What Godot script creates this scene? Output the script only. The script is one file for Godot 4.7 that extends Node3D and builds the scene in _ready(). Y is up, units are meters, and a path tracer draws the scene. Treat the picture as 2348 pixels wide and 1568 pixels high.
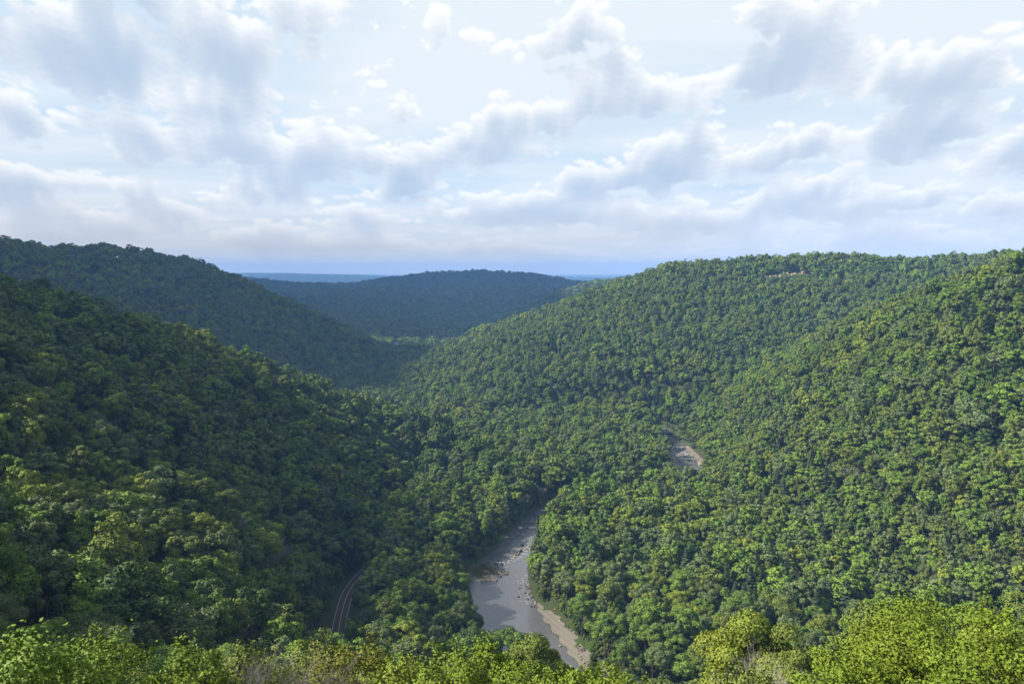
extends Node3D
# Wooded creek valley seen from a rocky overlook. x is right, -z is into the valley (f = -z below), creek level is y = 0.

const EYE := Vector3(0, 190, 0)
const PITCH := 5.25
const HALF := 0.46752            # tan of half the vertical field of view
const SUN_AZ := -93.0            # degrees left of the view direction
const SUN_EL := 40.0

var xs := PackedFloat32Array()
var fs := PackedFloat32Array()
var rows := []                    # rows[j][i] = height at (xs[i], fs[j])
var ridges := []
var creek := [[Vector2(186, 860), 8.0], [Vector2(180, 800), 12.0], [Vector2(178, 740), 15.0], [Vector2(174, 690), 16.0], [Vector2(156, 652), 11.0], [Vector2(112, 636), 10.0], [Vector2(70, 618), 9.0], [Vector2(42, 596), 9.0], [Vector2(22, 560), 9.5], [Vector2(7, 520), 11.0], [Vector2(1, 490), 12.0], [Vector2(-9, 458), 19.0], [Vector2(-7, 425), 18.0], [Vector2(0, 385), 18.5], [Vector2(15, 345), 15.5], [Vector2(32, 310), 13.0], [Vector2(70, 275), 11.0], [Vector2(120, 250), 10.0]]
var far_creek := [Vector2(186, 860), Vector2(184, 882), Vector2(150, 902), Vector2(60, 912), Vector2(-60, 890), Vector2(-140, 940), Vector2(-210, 1080), Vector2(-225, 1200), Vector2(-180, 1300), Vector2(-150, 1450), Vector2(-190, 1600), Vector2(-330, 1900), Vector2(-500, 2300)]
var road := [Vector2(-66, 255), Vector2(-76, 290), Vector2(-82, 318), Vector2(-86, 345), Vector2(-90, 372), Vector2(-92, 398), Vector2(-89, 424), Vector2(-82, 455), Vector2(-66, 510), Vector2(-52, 570), Vector2(-60, 640)]
var rough := FastNoiseLite.new()
var taken := {}
var M := {}


func _ready() -> void:
	set_view()
	make_sky()
	make_materials()
	make_ground()
	print("ground ", Time.get_ticks_msec())
	make_creek()
	make_road()
	make_tree_meshes()
	print("tree meshes ", Time.get_ticks_msec())
	make_forest()
	print("forest ", Time.get_ticks_msec())
	make_foreground()
	make_rocks()
	make_house()
	make_clouds()
	finish_labels()
	print("done ", Time.get_ticks_msec())


# ---------------------------------------------------------------- camera, light

func set_view() -> void:
	var cam := Camera3D.new()
	cam.name = "camera"
	cam.fov = rad_to_deg(2.0 * atan(HALF))
	cam.near = 0.5
	cam.far = 40000.0
	cam.position = EYE
	cam.rotation_degrees.x = -PITCH
	cam.current = true
	add_child(cam)
	var sun := DirectionalLight3D.new()
	sun.name = "sun"
	sun.light_energy = 1.6
	sun.light_color = Color(1.0, 0.955, 0.87)
	sun.light_angular_distance = 0.6
	sun.shadow_enabled = true
	sun.rotation_degrees = Vector3(-SUN_EL, 180.0 - SUN_AZ, 0)
	add_child(sun)


# ---------------------------------------------------------------- sky

const SKY_W := 4096
var cloud_noise := FastNoiseLite.new()
var puff_noise := FastNoiseLite.new()
var veil_noise := FastNoiseLite.new()
var sky_rows := []
var sky_cols := 0
var sky_first_col := 0
var sky_step := 1.0
# masses of cloud and gaps as in the photograph: azimuth, elevation, half width, half height (degrees), amount
var masses := [[-28.0, 14.2, 10.0, 2.6, 0.75], [-26.0, 21.5, 13.0, 2.2, 0.6], [-13.0, 6.5, 4.5, 1.7, 0.35], [-19.0, 6.8, 3.0, 1.5, 0.35], [3.0, 6.0, 8.0, 2.0, 0.34], [9.0, 13.8, 4.0, 2.6, 0.5], [20.0, 14.5, 7.0, 1.8, 0.5], [24.0, 8.5, 5.0, 2.2, 0.34], [13.0, 7.5, 7.0, 2.2, 0.36], [33.0, 8.5, 4.0, 1.8, 0.4], [-15.5, 11.4, 2.6, 1.2, 0.55], [-22.0, 11.2, 2.4, 0.8, 0.45], [-31.0, 9.8, 5.0, 0.9, 0.42], [31.0, 13.0, 2.6, 1.2, 0.4], [2.0, 20.0, 14.0, 4.2, -0.8], [-8.0, 14.5, 7.0, 2.2, -0.5], [24.0, 20.0, 12.0, 3.2, -0.6], [-2.0, 12.4, 4.0, 1.0, -0.4], [25.0, 11.3, 5.0, 0.9, -0.3], [-27.0, 6.0, 6.0, 1.4, -0.25]]

func make_sky() -> void:
	cloud_noise.seed = 11
	cloud_noise.noise_type = FastNoiseLite.TYPE_SIMPLEX_SMOOTH
	cloud_noise.frequency = 0.5
	cloud_noise.fractal_type = FastNoiseLite.FRACTAL_FBM
	cloud_noise.fractal_octaves = 3
	cloud_noise.fractal_gain = 0.5
	puff_noise.seed = 5
	puff_noise.noise_type = FastNoiseLite.TYPE_SIMPLEX
	puff_noise.frequency = 1.3
	puff_noise.fractal_type = FastNoiseLite.FRACTAL_FBM
	puff_noise.fractal_octaves = 1
	veil_noise.seed = 23
	veil_noise.noise_type = FastNoiseLite.TYPE_SIMPLEX_SMOOTH
	veil_noise.frequency = 0.16
	veil_noise.fractal_type = FastNoiseLite.FRACTAL_FBM
	veil_noise.fractal_octaves = 5
	# the whole upper half coarsely, then the sector before the camera finely
	var im := sky_part(SKY_W / 4, 0, SKY_W / 4, 4.0)
	im.resize(SKY_W, SKY_W / 4, Image.INTERPOLATE_CUBIC)
	var half := SKY_W * 46 / 360
	var fine := sky_part(SKY_W / 4 * 42 / 90, -half, half * 2, 1.0)
	var low := SKY_W / 4 - fine.get_height()
	im.blit_rect(fine, Rect2i(half, 0, half, fine.get_height()), Vector2i(0, low))
	im.blit_rect(fine, Rect2i(0, 0, half, fine.get_height()), Vector2i(SKY_W - half, low))
	var whole := Image.create_empty(SKY_W, SKY_W / 2, false, Image.FORMAT_RGBF)
	whole.fill(Color(0.30, 0.36, 0.40))
	whole.blit_rect(im, Rect2i(0, 0, SKY_W, SKY_W / 4), Vector2i.ZERO)
	var mat := PanoramaSkyMaterial.new()
	mat.panorama = ImageTexture.create_from_image(whole)
	var sky := Sky.new()
	sky.sky_material = mat
	var env := Environment.new()
	env.background_mode = Environment.BG_SKY
	env.sky = sky
	env.background_energy_multiplier = 0.30
	env.tonemap_mode = Environment.TONE_MAPPER_LINEAR
	env.tonemap_exposure = 2.9
	env.sdfgi_enabled = true
	env.ssao_enabled = true
	env.ssil_enabled = true
	env.fog_enabled = true
	env.fog_density = 0.00008
	env.fog_light_color = Color(0.49, 0.70, 1.0)
	var w := WorldEnvironment.new()
	w.name = "environment"
	w.environment = env
	add_child(w)
	print("sky ", Time.get_ticks_msec())

func sky_part(n_rows: int, first: int, n_cols: int, step: float) -> Image:
	sky_rows = []
	sky_rows.resize(n_rows)
	sky_cols = n_cols
	sky_first_col = first
	sky_step = step
	var id := WorkerThreadPool.add_group_task(sky_row, n_rows)
	WorkerThreadPool.wait_for_group_task_completion(id)
	var data := PackedByteArray()
	for r in n_rows:
		data.append_array(sky_rows[r].to_byte_array())
	return Image.create_from_data(n_cols, n_rows, false, Image.FORMAT_RGBF, data)

func cloud(X: float, Y: float, bias: float) -> float:
	var n := cloud_noise.get_noise_2d(X, Y * 1.15)
	var p := absf(puff_noise.get_noise_2d(X, Y)) + 0.5 * absf(puff_noise.get_noise_2d(X * 2.3 + 50.0, Y * 2.3)) + 0.25 * absf(puff_noise.get_noise_2d(X * 5.1, Y * 5.1 + 30.0))
	return n * 1.5 + p * 0.5 + bias * 0.9 - 0.27

func sky_row(r: int) -> void:
	var out := PackedFloat32Array()
	out.resize(sky_cols * 3)
	var n_rows := sky_rows.size()
	var el := (n_rows - r - 0.5) * sky_step / SKY_W * TAU
	var sin_el := sin(el)
	var cos_el := cos(el)
	var lift := maxf(sin_el, 0.004) + 0.018
	var el_deg := rad_to_deg(el)
	for c in sky_cols:
		var az := wrapf((sky_first_col + (c + 0.5) * sky_step) / SKY_W * TAU, -PI, PI)
		var dx := sin(az)
		var df := cos(az)
		var az_deg := rad_to_deg(az)
		# air and high veil
		var far_off := clampf(1.0 - el / 0.9, 0.0, 1.0)
		var air := Color(0.46, 0.76, 1.02).lerp(Color(0.72, 0.90, 1.04), far_off * far_off)
		var vx := dx * cos_el / lift * 3.0
		var vf := df * cos_el / lift * 3.0
		var veil := clampf(0.72 + 0.85 * veil_noise.get_noise_2d(vx * 0.6 + 40.0, vf), 0.15, 1.0)
		var bias := 0.0
		for m in masses:
			var qa: float = (az_deg - m[0]) / m[2]
			if absf(qa) > 2.6:
				continue
			var qe: float = (el_deg - m[1]) / m[3]
			if absf(qe) > 2.6:
				continue
			bias += m[4] * exp(-qa * qa - qe * qe)
		veil = clampf(veil - minf(bias, 0.0) * 0.5, 0.0, 1.0)
		var sky_c := air.lerp(Color(1.03, 1.085, 1.12), veil * 0.88)
		# cumulus: rounded heaps that shrink towards the horizon, lit from above, grey where cloud lies overhead
		var sc := 0.038 * (el + 1.5)
		var X := az / sc * 0.78
		var Y := log(el + 0.1) / 0.155
		bias += 0.12 * clampf(1.0 - absf(el_deg - 4.0) / 6.0, 0.0, 1.0)
		var here := cloud(X, Y, bias)
		var res := sky_c
		if here > -0.1:
			var over := 0.0
			for k in 4:
				over += maxf(0.0, cloud(X, Y + 0.14 + 0.18 * k, bias)) * (1.0 - 0.12 * k)
			var lit := exp(-over * 0.55)
			var edge := lerpf(0.4, 0.15, lit)
			var cover := smoothstep(-0.1, edge, here) * 0.92
			var cl := Color(0.53, 0.675, 0.85).lerp(Color(1.22, 1.22, 1.2), lit)
			res = sky_c.lerp(cl, cover)
		var hz := Color(1.08, 1.05, 0.98)
		res = hz.lerp(res, clampf(0.12 + el_deg / 6.5, 0.0, 1.0))
		out[c * 3] = res.r
		out[c * 3 + 1] = res.g
		out[c * 3 + 2] = res.b
	sky_rows[r] = out


# ---------------------------------------------------------------- helpers

func numbered(called: String) -> String:
	var n: int = taken.get(called, 0)
	taken[called] = n + 1
	return called if n == 0 else "%s_%03d" % [called, n]

func tag(o: Node, label: String, category: String, group := "") -> void:
	o.set_meta("label", label)
	o.set_meta("category", category)
	if group:
		o.set_meta("group", group)

func thing(called: String, at: Vector3, label: String, category: String, group := "") -> Node3D:
	var o := Node3D.new()
	o.name = numbered(called)
	o.position = at
	add_child(o)
	tag(o, label, category, group)
	return o

func part(called: String, mesh: Mesh, mat: Material, parent: Node) -> MeshInstance3D:
	var o := MeshInstance3D.new()
	o.name = called
	o.mesh = mesh
	if mat:
		o.material_override = mat
	parent.add_child(o, true)
	return o

func setting(called: String, mesh: Mesh, mat: Material, label := "") -> MeshInstance3D:
	var o := part(called, mesh, mat, self)
	o.set_meta("kind", "structure")
	if label:
		o.set_meta("label", label)
	return o

func mesh_of(v: PackedVector3Array, n: PackedVector3Array, index := PackedInt32Array(), uv := PackedVector2Array(), col := PackedColorArray(), into: ArrayMesh = null, mat: Material = null) -> ArrayMesh:
	var a := []
	a.resize(Mesh.ARRAY_MAX)
	a[Mesh.ARRAY_VERTEX] = v
	a[Mesh.ARRAY_NORMAL] = n
	if index.size():
		a[Mesh.ARRAY_INDEX] = index
	if uv.size():
		a[Mesh.ARRAY_TEX_UV] = uv
	if col.size():
		a[Mesh.ARRAY_COLOR] = col
	var m := into if into else ArrayMesh.new()
	m.add_surface_from_arrays(Mesh.PRIMITIVE_TRIANGLES, a)
	if mat:
		m.surface_set_material(m.get_surface_count() - 1, mat)
	return m

# the point where the line of sight through a spot of the photograph (2348 px wide) reaches a horizontal range
func sight(u: float, v: float, r: float) -> Vector3:
	var x := (u - 1174.0) / 1677.0
	var y := -(v - 784.0) / 1677.0
	var p := deg_to_rad(PITCH)
	var f := cos(p) + y * sin(p)
	var up := y * cos(p) - sin(p)
	var s := r / sqrt(x * x + f * f)
	return Vector3(x * s, EYE.y + up * s, -f * s)

func seen_at(p: Vector3) -> Vector2:
	var pp := deg_to_rad(PITCH)
	var f := -p.z
	var h := p.y - EYE.y
	var a := f * cos(pp) - h * sin(pp)
	var b := h * cos(pp) + f * sin(pp)
	return Vector2(1174.0 + 1677.0 * p.x / a, 784.0 - 1677.0 * b / a)


# ---------------------------------------------------------------- materials

func lin(r: float, g: float, b: float) -> Color:
	return Color(r, g, b).linear_to_srgb()

func plain(called: String, c: Color, roughness := 0.9) -> StandardMaterial3D:
	var m := StandardMaterial3D.new()
	m.resource_name = called
	m.albedo_color = c
	m.roughness = roughness
	m.metallic_specular = 0.3
	M[called] = m
	return m

func noise_tex(seed_: int, freq: float, octaves: int, size: int, lo: Color, hi: Color, mid = null) -> NoiseTexture2D:
	var n := FastNoiseLite.new()
	n.seed = seed_
	n.noise_type = FastNoiseLite.TYPE_SIMPLEX_SMOOTH
	n.frequency = freq
	n.fractal_octaves = octaves
	var g := Gradient.new()
	g.set_color(0, lo)
	g.set_color(1, hi)
	if mid != null:
		g.add_point(0.5, mid)
	var t := NoiseTexture2D.new()
	t.noise = n
	t.width = size
	t.height = size
	t.seamless = true
	t.color_ramp = g
	return t

func leaf_mat(called: String, c: Color) -> StandardMaterial3D:
	var m := plain(called, c, 0.62)
	m.vertex_color_use_as_albedo = true
	m.metallic_specular = 0.28
	m.backlight_enabled = true
	m.backlight = Color(0.34, 0.38, 0.2)
	return m

# leaf tones, linear
var tones := [["mid-green", Color(0.074, 0.126, 0.020)], ["yellow-green", Color(0.130, 0.170, 0.020)], ["dark green", Color(0.038, 0.074, 0.018)], ["olive", Color(0.088, 0.120, 0.022)], ["grey-green", Color(0.082, 0.116, 0.042)], ["fresh green", Color(0.098, 0.162, 0.022)]]

func make_materials() -> void:
	leaf_mat("leaf", Color.WHITE)
	for t in tones:
		leaf_mat("leaf " + t[0], Color(t[1]).linear_to_srgb())
	leaf_mat("leaf bright", lin(0.092, 0.138, 0.012))
	leaf_mat("leaf gold", lin(0.098, 0.112, 0.014))
	leaf_mat("needle", lin(0.024, 0.044, 0.020))
	plain("bark", lin(0.07, 0.06, 0.05))
	plain("grey bark", lin(0.21, 0.20, 0.195))
	var g := plain("forest floor", Color.WHITE)
	g.albedo_texture = noise_tex(3, 0.02, 5, 512, lin(0.022, 0.026, 0.012), lin(0.052, 0.056, 0.026), lin(0.030, 0.044, 0.014))
	g.uv1_scale = Vector3(0.06, 0.06, 0.06)
	g.uv1_triplanar = true
	g.uv1_world_triplanar = true
	var w := plain("water", lin(0.080, 0.083, 0.094), 0.14)
	w.metallic_specular = 0.5
	w.albedo_texture = noise_tex(8, 0.012, 4, 512, lin(0.80, 0.78, 0.72), lin(1.0, 1.0, 1.0))
	w.uv1_triplanar = true
	w.uv1_world_triplanar = true
	w.uv1_scale = Vector3(0.05, 0.05, 0.05)
	w.heightmap_enabled = true
	w.heightmap_texture = noise_tex(9, 0.03, 4, 512, Color.BLACK, Color.WHITE)
	w.heightmap_scale = 6.0
	var gr := plain("gravel", Color.WHITE)
	gr.albedo_texture = noise_tex(14, 0.09, 4, 512, lin(0.06, 0.055, 0.048), lin(0.22, 0.205, 0.185), lin(0.125, 0.115, 0.10))
	gr.uv1_triplanar = true
	gr.uv1_world_triplanar = true
	gr.uv1_scale = Vector3(0.12, 0.12, 0.12)
	for i in 3:
		var k := plain("rock %d" % i, [lin(0.19, 0.165, 0.135), lin(0.30, 0.26, 0.21), lin(0.10, 0.09, 0.08)][i])
		k.uv1_triplanar = true
		k.albedo_texture = noise_tex(30 + i, 0.03, 5, 256, Color(0.62, 0.6, 0.57), Color(1, 1, 1))
	plain("foam", lin(0.36, 0.38, 0.40), 0.6)
	var a := plain("asphalt", lin(0.055, 0.056, 0.060), 0.75)
	a.albedo_texture = noise_tex(17, 0.05, 4, 256, Color(0.75, 0.75, 0.76), Color(1, 1, 1))
	a.uv1_triplanar = true
	a.uv1_world_triplanar = true
	a.uv1_scale = Vector3(0.3, 0.3, 0.3)
	plain("white paint", lin(0.45, 0.45, 0.44), 0.7)
	plain("yellow paint", lin(0.50, 0.34, 0.05), 0.7)
	plain("white siding", lin(0.5, 0.5, 0.49), 0.7)
	plain("dark roof", lin(0.05, 0.05, 0.055), 0.8)
	plain("window glass", lin(0.03, 0.035, 0.04), 0.1)
	plain("cloud", lin(0.8, 0.8, 0.8), 1.0)
	plain("tussock", lin(0.11, 0.11, 0.032))


# ---------------------------------------------------------------- ground

func ridge(slope: float, round_: float, pts: Array) -> void:
	ridges.append([slope, round_, PackedVector3Array(pts)])

func near_line(line: Array, p: Vector2) -> Vector3:      # distance, nearest index, share along that piece
	var best := Vector3(1e9, 0, 0)
	for i in line.size() - 1:
		var a: Vector2 = line[i]
		var e: Vector2 = line[i + 1] - a
		var t := clampf((p - a).dot(e) / e.length_squared(), 0.0, 1.0)
		var d := p.distance_to(a + e * t)
		if d < best.x:
			best = Vector3(d, i, t)
	return best

var creek_line := []

func creek_gap(p: Vector2) -> float:      # metres from the water's edge, negative in the water
	var b := near_line(creek_line, p)
	var i := int(b.y)
	return b.x - lerpf(creek[i][1], creek[i + 1][1], b.z)

func height(x: float, f: float) -> float:
	var h := 4.0
	for rd in ridges:
		var v := -1e4
		var pts: PackedVector3Array = rd[2]
		var sl: float = rd[0]
		var rr: float = rd[1]
		for i in pts.size() - 1:
			var a := pts[i]
			var b := pts[i + 1]
			var ex := b.x - a.x
			var ef := b.y - a.y
			var t := clampf(((x - a.x) * ex + (f - a.y) * ef) / (ex * ex + ef * ef), 0.0, 1.0)
			var dx := x - a.x - t * ex
			var df := f - a.y - t * ef
			v = maxf(v, a.z + (b.z - a.z) * t - sl * (sqrt(dx * dx + df * df + rr * rr) - rr))
		if v > h - 14.0:
			var q := clampf(0.5 + 0.5 * (h - v) / 14.0, 0.0, 1.0)
			h = v * (1.0 - q) + h * q + 14.0 * q * (1.0 - q)
	# gullies and hummocks
	var away := sqrt(x * x + f * f)
	var amp := clampf((h - 4.0) / 60.0, 0.0, 1.0) * clampf((away - 30.0) / 200.0, 0.0, 1.0)
	h += amp * (rough.get_noise_2d(x, f) * 9.0 + rough.get_noise_2d(x * 4.0 + 900.0, f * 4.0) * 2.5)
	if f > 200.0 and f < 1000.0 and absf(x) < 300.0:
		var p := Vector2(x, f)
		var g := creek_gap(p)
		if g < 110.0:
			var bank := -1.3 if g < -3.0 else -1.3 + (g + 3.0) * 0.45 if g < 3.0 else 1.4 + (g - 3.0) * 0.10 if g < 14.0 else 2.5 + (g - 14.0) * 0.62 + pow(maxf(0.0, g - 36.0), 2.0) * 0.02
			h = minf(h, bank)
		var rd := near_line(road, p)
		if rd.x < 40.0:
			h = lerpf(12.0, h, smoothstep(5.5, 34.0, rd.x))
		var fc := near_line(far_creek, p)
		if fc.x < 100.0:
			h = minf(h, 0.5 + maxf(0.0, fc.x - 9.0) * 0.6 + pow(maxf(0.0, fc.x - 26.0), 2.0) * 0.02)
	return h

func make_row(j: int) -> void:
	var out := PackedFloat32Array()
	out.resize(xs.size())
	for i in xs.size():
		out[i] = height(xs[i], fs[j])
	rows[j] = out

func ground_at(x: float, f: float) -> float:
	var i := clampi(xs.bsearch(x) - 1, 0, xs.size() - 2)
	var j := clampi(fs.bsearch(f) - 1, 0, fs.size() - 2)
	var tx := clampf((x - xs[i]) / (xs[i + 1] - xs[i]), 0.0, 1.0)
	var tf := clampf((f - fs[j]) / (fs[j + 1] - fs[j]), 0.0, 1.0)
	var a: PackedFloat32Array = rows[j]
	var b: PackedFloat32Array = rows[j + 1]
	return lerpf(lerpf(a[i], a[i + 1], tx), lerpf(b[i], b[i + 1], tx), tf)

func lines(lo: float, hi: float, step: float, out_lo: float, out_hi: float, grow: float) -> PackedFloat32Array:
	var a := PackedFloat32Array()
	var p := lo
	while p <= hi:
		a.append(p)
		p += step
	var s := step
	p = a[a.size() - 1]
	while p < out_hi:
		s *= grow
		p += s
		a.append(p)
	s = step
	p = lo
	while p > out_lo:
		s *= grow
		p -= s
		a.insert(0, p)
	return a

func make_ground() -> void:
	rough.seed = 4
	rough.frequency = 0.006
	rough.fractal_octaves = 3
	for c in creek:
		creek_line.append(c[0])
	ridge(0.75, 8, [Vector3(-1800, -500, 205), Vector3(-600, -200, 198), Vector3(-120, -40, 186), Vector3(-25, -12, 187), Vector3(0, -8, 188), Vector3(40, -14, 188), Vector3(160, -40, 190), Vector3(420, -60, 205), Vector3(1800, -300, 210)])
	ridge(0.75, 18, [Vector3(-120, -40, 186), Vector3(-235, 140, 184), Vector3(-300, 300, 182), Vector3(-318, 410, 174), Vector3(-304, 484, 159), Vector3(-276, 554, 137), Vector3(-232, 624, 102), Vector3(-195, 672, 79), Vector3(-150, 705, 55), Vector3(-78, 692, 35), Vector3(-34, 642, 19), Vector3(-4, 604, 6)])
	ridge(0.52, 30, [Vector3(-2500, 600, 238), Vector3(-1300, 950, 232), Vector3(-830, 1150, 228), Vector3(-765, 1282, 224), Vector3(-715, 1378, 218), Vector3(-660, 1470, 204), Vector3(-622, 1515, 178), Vector3(-552, 1500, 128), Vector3(-440, 1455, 78), Vector3(-315, 1400, 40), Vector3(-235, 1365, 8)])
	ridge(0.36, 22, [Vector3(-240, 1190, 4), Vector3(-150, 1220, 16), Vector3(-30, 1235, 44), Vector3(95, 1265, 92), Vector3(185, 1310, 132), Vector3(310, 1340, 190), Vector3(459, 1350, 206), Vector3(624, 1285, 204), Vector3(800, 1196, 205), Vector3(1800, 1100, 212)])
	ridge(0.42, 50, [Vector3(900, 1900, 205), Vector3(550, 2150, 188), Vector3(305, 2281, 160), Vector3(115, 2205, 83), Vector3(-75, 2060, 28), Vector3(-170, 2020, 6)])
	ridge(0.78, 22, [Vector3(470, -60, 212), Vector3(500, 250, 206), Vector3(485, 420, 194), Vector3(465, 520, 193), Vector3(440, 610, 190), Vector3(405, 740, 157), Vector3(350, 850, 95), Vector3(270, 915, 32), Vector3(225, 930, 8)])
	ridge(0.2, 60, [Vector3(-6000, 7000, 170), Vector3(-2326, 6177, 150), Vector3(-1708, 6064, 108), Vector3(-1169, 5885, 92), Vector3(-932, 5725, 150), Vector3(-586, 5670, 186), Vector3(-250, 5695, 203), Vector3(88, 5699, 184), Vector3(560, 5672, 112), Vector3(1300, 5300, 120), Vector3(3500, 4600, 190)])
	ridge(0.042, 100, [Vector3(-3500, 5600, 90), Vector3(-1400, 5300, 70), Vector3(-300, 5100, 105), Vector3(600, 5100, 80), Vector3(3000, 4400, 120)])
	ridge(0.08, 500, [Vector3(-12000, 12000, 185), Vector3(-6265, 13629, 172), Vector3(-5430, 13983, 182), Vector3(-4839, 14198, 190), Vector3(-4064, 14439, 172), Vector3(-3253, 14643, 156), Vector3(-2666, 14761, 122), Vector3(1120, 14958, 106), Vector3(1910, 14878, 92), Vector3(9000, 13500, 140)])
	xs = lines(-345, 460, 5.0, -14000, 14000, 1.13)
	fs = lines(-60, 1000, 5.0, -1200, 16500, 1.055)
	rows.resize(fs.size())
	var id := WorkerThreadPool.add_group_task(make_row, fs.size())
	WorkerThreadPool.wait_for_group_task_completion(id)
	var v := PackedVector3Array()
	var n := PackedVector3Array()
	var index := PackedInt32Array()
	var nx := xs.size()
	for j in fs.size():
		for i in nx:
			v.append(Vector3(xs[i], rows[j][i], -fs[j]))
			var i0 := maxi(i - 1, 0)
			var i1 := mini(i + 1, nx - 1)
			var j0 := maxi(j - 1, 0)
			var j1 := mini(j + 1, fs.size() - 1)
			n.append(Vector3(-(rows[j][i1] - rows[j][i0]) / (xs[i1] - xs[i0]), 1.0, (rows[j1][i] - rows[j0][i]) / (fs[j1] - fs[j0])).normalized())
			if i < nx - 1 and j < fs.size() - 1:
				var a := j * nx + i
				index.append_array([a, a + nx, a + 1, a + 1, a + nx, a + nx + 1])
	setting("terrain", mesh_of(v, n, index), M["forest floor"], "leaf-littered valley sides and floor under the forest")


# ---------------------------------------------------------------- creek and road

func strip(line: Array, left: Array, right: Array, y: float, step := 4.0) -> ArrayMesh:
	# a flat band along a smoothed line; left and right are half widths at its points
	var curve := Curve2D.new()
	for i in line.size():
		var t: Vector2 = (line[mini(i + 1, line.size() - 1)] - line[maxi(i - 1, 0)]) * 0.18
		curve.add_point(line[i], -t, t)
	var v := PackedVector3Array()
	var n := PackedVector3Array()
	var index := PackedInt32Array()
	var pieces := line.size() - 1
	var count := int(curve.get_baked_length() / step)
	for k in count + 1:
		var q := k * float(pieces) / count
		var i := mini(int(q), pieces - 1)
		var t := q - i
		var p := curve.sample(i, t)
		var ahead := curve.sample(i, minf(t + 0.02, 1.0)) - curve.sample(i, maxf(t - 0.02, 0.0))
		var across := Vector2(ahead.y, -ahead.x).normalized()
		var a := p - across * lerpf(left[i], left[i + 1], t)
		var b := p + across * lerpf(right[i], right[i + 1], t)
		v.append(Vector3(a.x, y, -a.y))
		v.append(Vector3(b.x, y, -b.y))
		n.append(Vector3.UP)
		n.append(Vector3.UP)
		if k:
			var o := v.size() - 4
			index.append_array([o, o + 2, o + 1, o + 1, o + 2, o + 3])
	return mesh_of(v, n, index)

func make_creek() -> void:
	var w := []
	for c in creek:
		w.append(c[1] + 5.0)
	setting("creek", strip(creek_line, w, w, 0.0), M["water"], "grey creek winding along the valley floor")
	var fw := []
	for c in far_creek:
		fw.append(8.0)
	setting("creek_001", strip(far_creek, fw, fw, 1.2), M["water"], "far reach of the creek under the wooded hill")

func make_road() -> void:
	var w := []
	var e := []
	var e2 := []
	var c := []
	var c2 := []
	for p in road:
		w.append(3.6)
		e.append(3.25)
		e2.append(-3.1)
		c.append(0.12)
		c2.append(0.12)
	setting("road", strip(road, w, w, 12.25), M["asphalt"], "narrow dark asphalt road between the trees")
	for s in [[e, e2, "white paint"], [e2, e, "white paint"], [c, c2, "yellow paint"]]:
		setting(numbered("road_marking"), strip(road, s[0], s[1], 12.256), M[s[2]], "painted line along the asphalt road")


# ---------------------------------------------------------------- trees

var deciduous := []       # per level of detail: arrays of [crown mesh, trunk mesh, whole mesh]
var conifer := []
var bare := []

class Leaves:
	var v := PackedVector3Array()
	var n := PackedVector3Array()
	var c := PackedColorArray()

	func card(p: Vector3, out: Vector3, size: float, tint: Color, rng: RandomNumberGenerator, loose: float) -> void:
		var nn := (out + Vector3(rng.randf_range(-1, 1), rng.randf_range(-1, 1), rng.randf_range(-1, 1)) * loose).normalized()
		var a := nn.cross(Vector3(rng.randf_range(-1, 1), rng.randf_range(-1, 1), rng.randf_range(-1, 1))).normalized()
		var b := nn.cross(a)
		var s := size * rng.randf_range(0.65, 1.3)
		a *= s
		b *= s * rng.randf_range(0.5, 0.8)
		var tip := nn * s * rng.randf_range(-0.35, 0.1)
		v.append_array([p - a, p + b, p + a + tip, p - a, p + a + tip, p - b])
		var soft := (nn * 0.7 + out * 0.3).normalized()
		for i in 6:
			n.append(soft)
			c.append(tint)

	func bar(p: Vector3, q: Vector3, r0: float, r1: float, sides: int, tint: Color) -> void:
		var d := (q - p).normalized()
		var a := d.cross(Vector3(0.31, 0.2, 0.93)).normalized()
		var b := d.cross(a)
		for k in sides:
			var t0 := TAU * k / sides
			var t1 := TAU * (k + 1) / sides
			var u0 := a * cos(t0) + b * sin(t0)
			var u1 := a * cos(t1) + b * sin(t1)
			v.append_array([p + u0 * r0, q + u0 * r1, p + u1 * r0, p + u1 * r0, q + u0 * r1, q + u1 * r1])
			n.append_array([u0, u0, u1, u1, u0, u1])
			for i in 6:
				c.append(tint)

func lobes_of(rng: RandomNumberGenerator, count: int, rx: float, ry: float, cy: float) -> Array:
	var out := []
	var ax := rng.randf_range(0.82, 1.18)
	var lean := Vector3(rng.randf_range(-0.14, 0.14), 0, rng.randf_range(-0.14, 0.14)) * rx
	var shape := rng.randf_range(0.75, 1.5)           # round to pointed
	for k in count:
		# spread over the upper two thirds of an uneven ellipsoid
		var t := (k + 0.5) / count
		var up := lerpf(1.0, -0.45, t) + rng.randf_range(-0.12, 0.12)
		up = clampf(up, -0.6, 1.0)
		var ang := k * 2.39996 + rng.randf_range(-0.8, 0.8)
		var flat := pow(sqrt(maxf(0.0, 1.0 - up * up)), shape if up > 0.0 else 1.0)
		var reach := rng.randf_range(0.5, 0.95)
		var p := Vector3(cos(ang) * flat * rx * ax, up * ry, sin(ang) * flat * rx / ax) * reach + lean * (up + 0.5)
		out.append([p + Vector3(0, cy, 0), rng.randf_range(0.22, 0.46) * rx, p.normalized() if p.length() > 0.01 else Vector3.UP, rng.randf_range(0.8, 1.18), rng.randf_range(-0.08, 0.08)])
	return out

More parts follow.
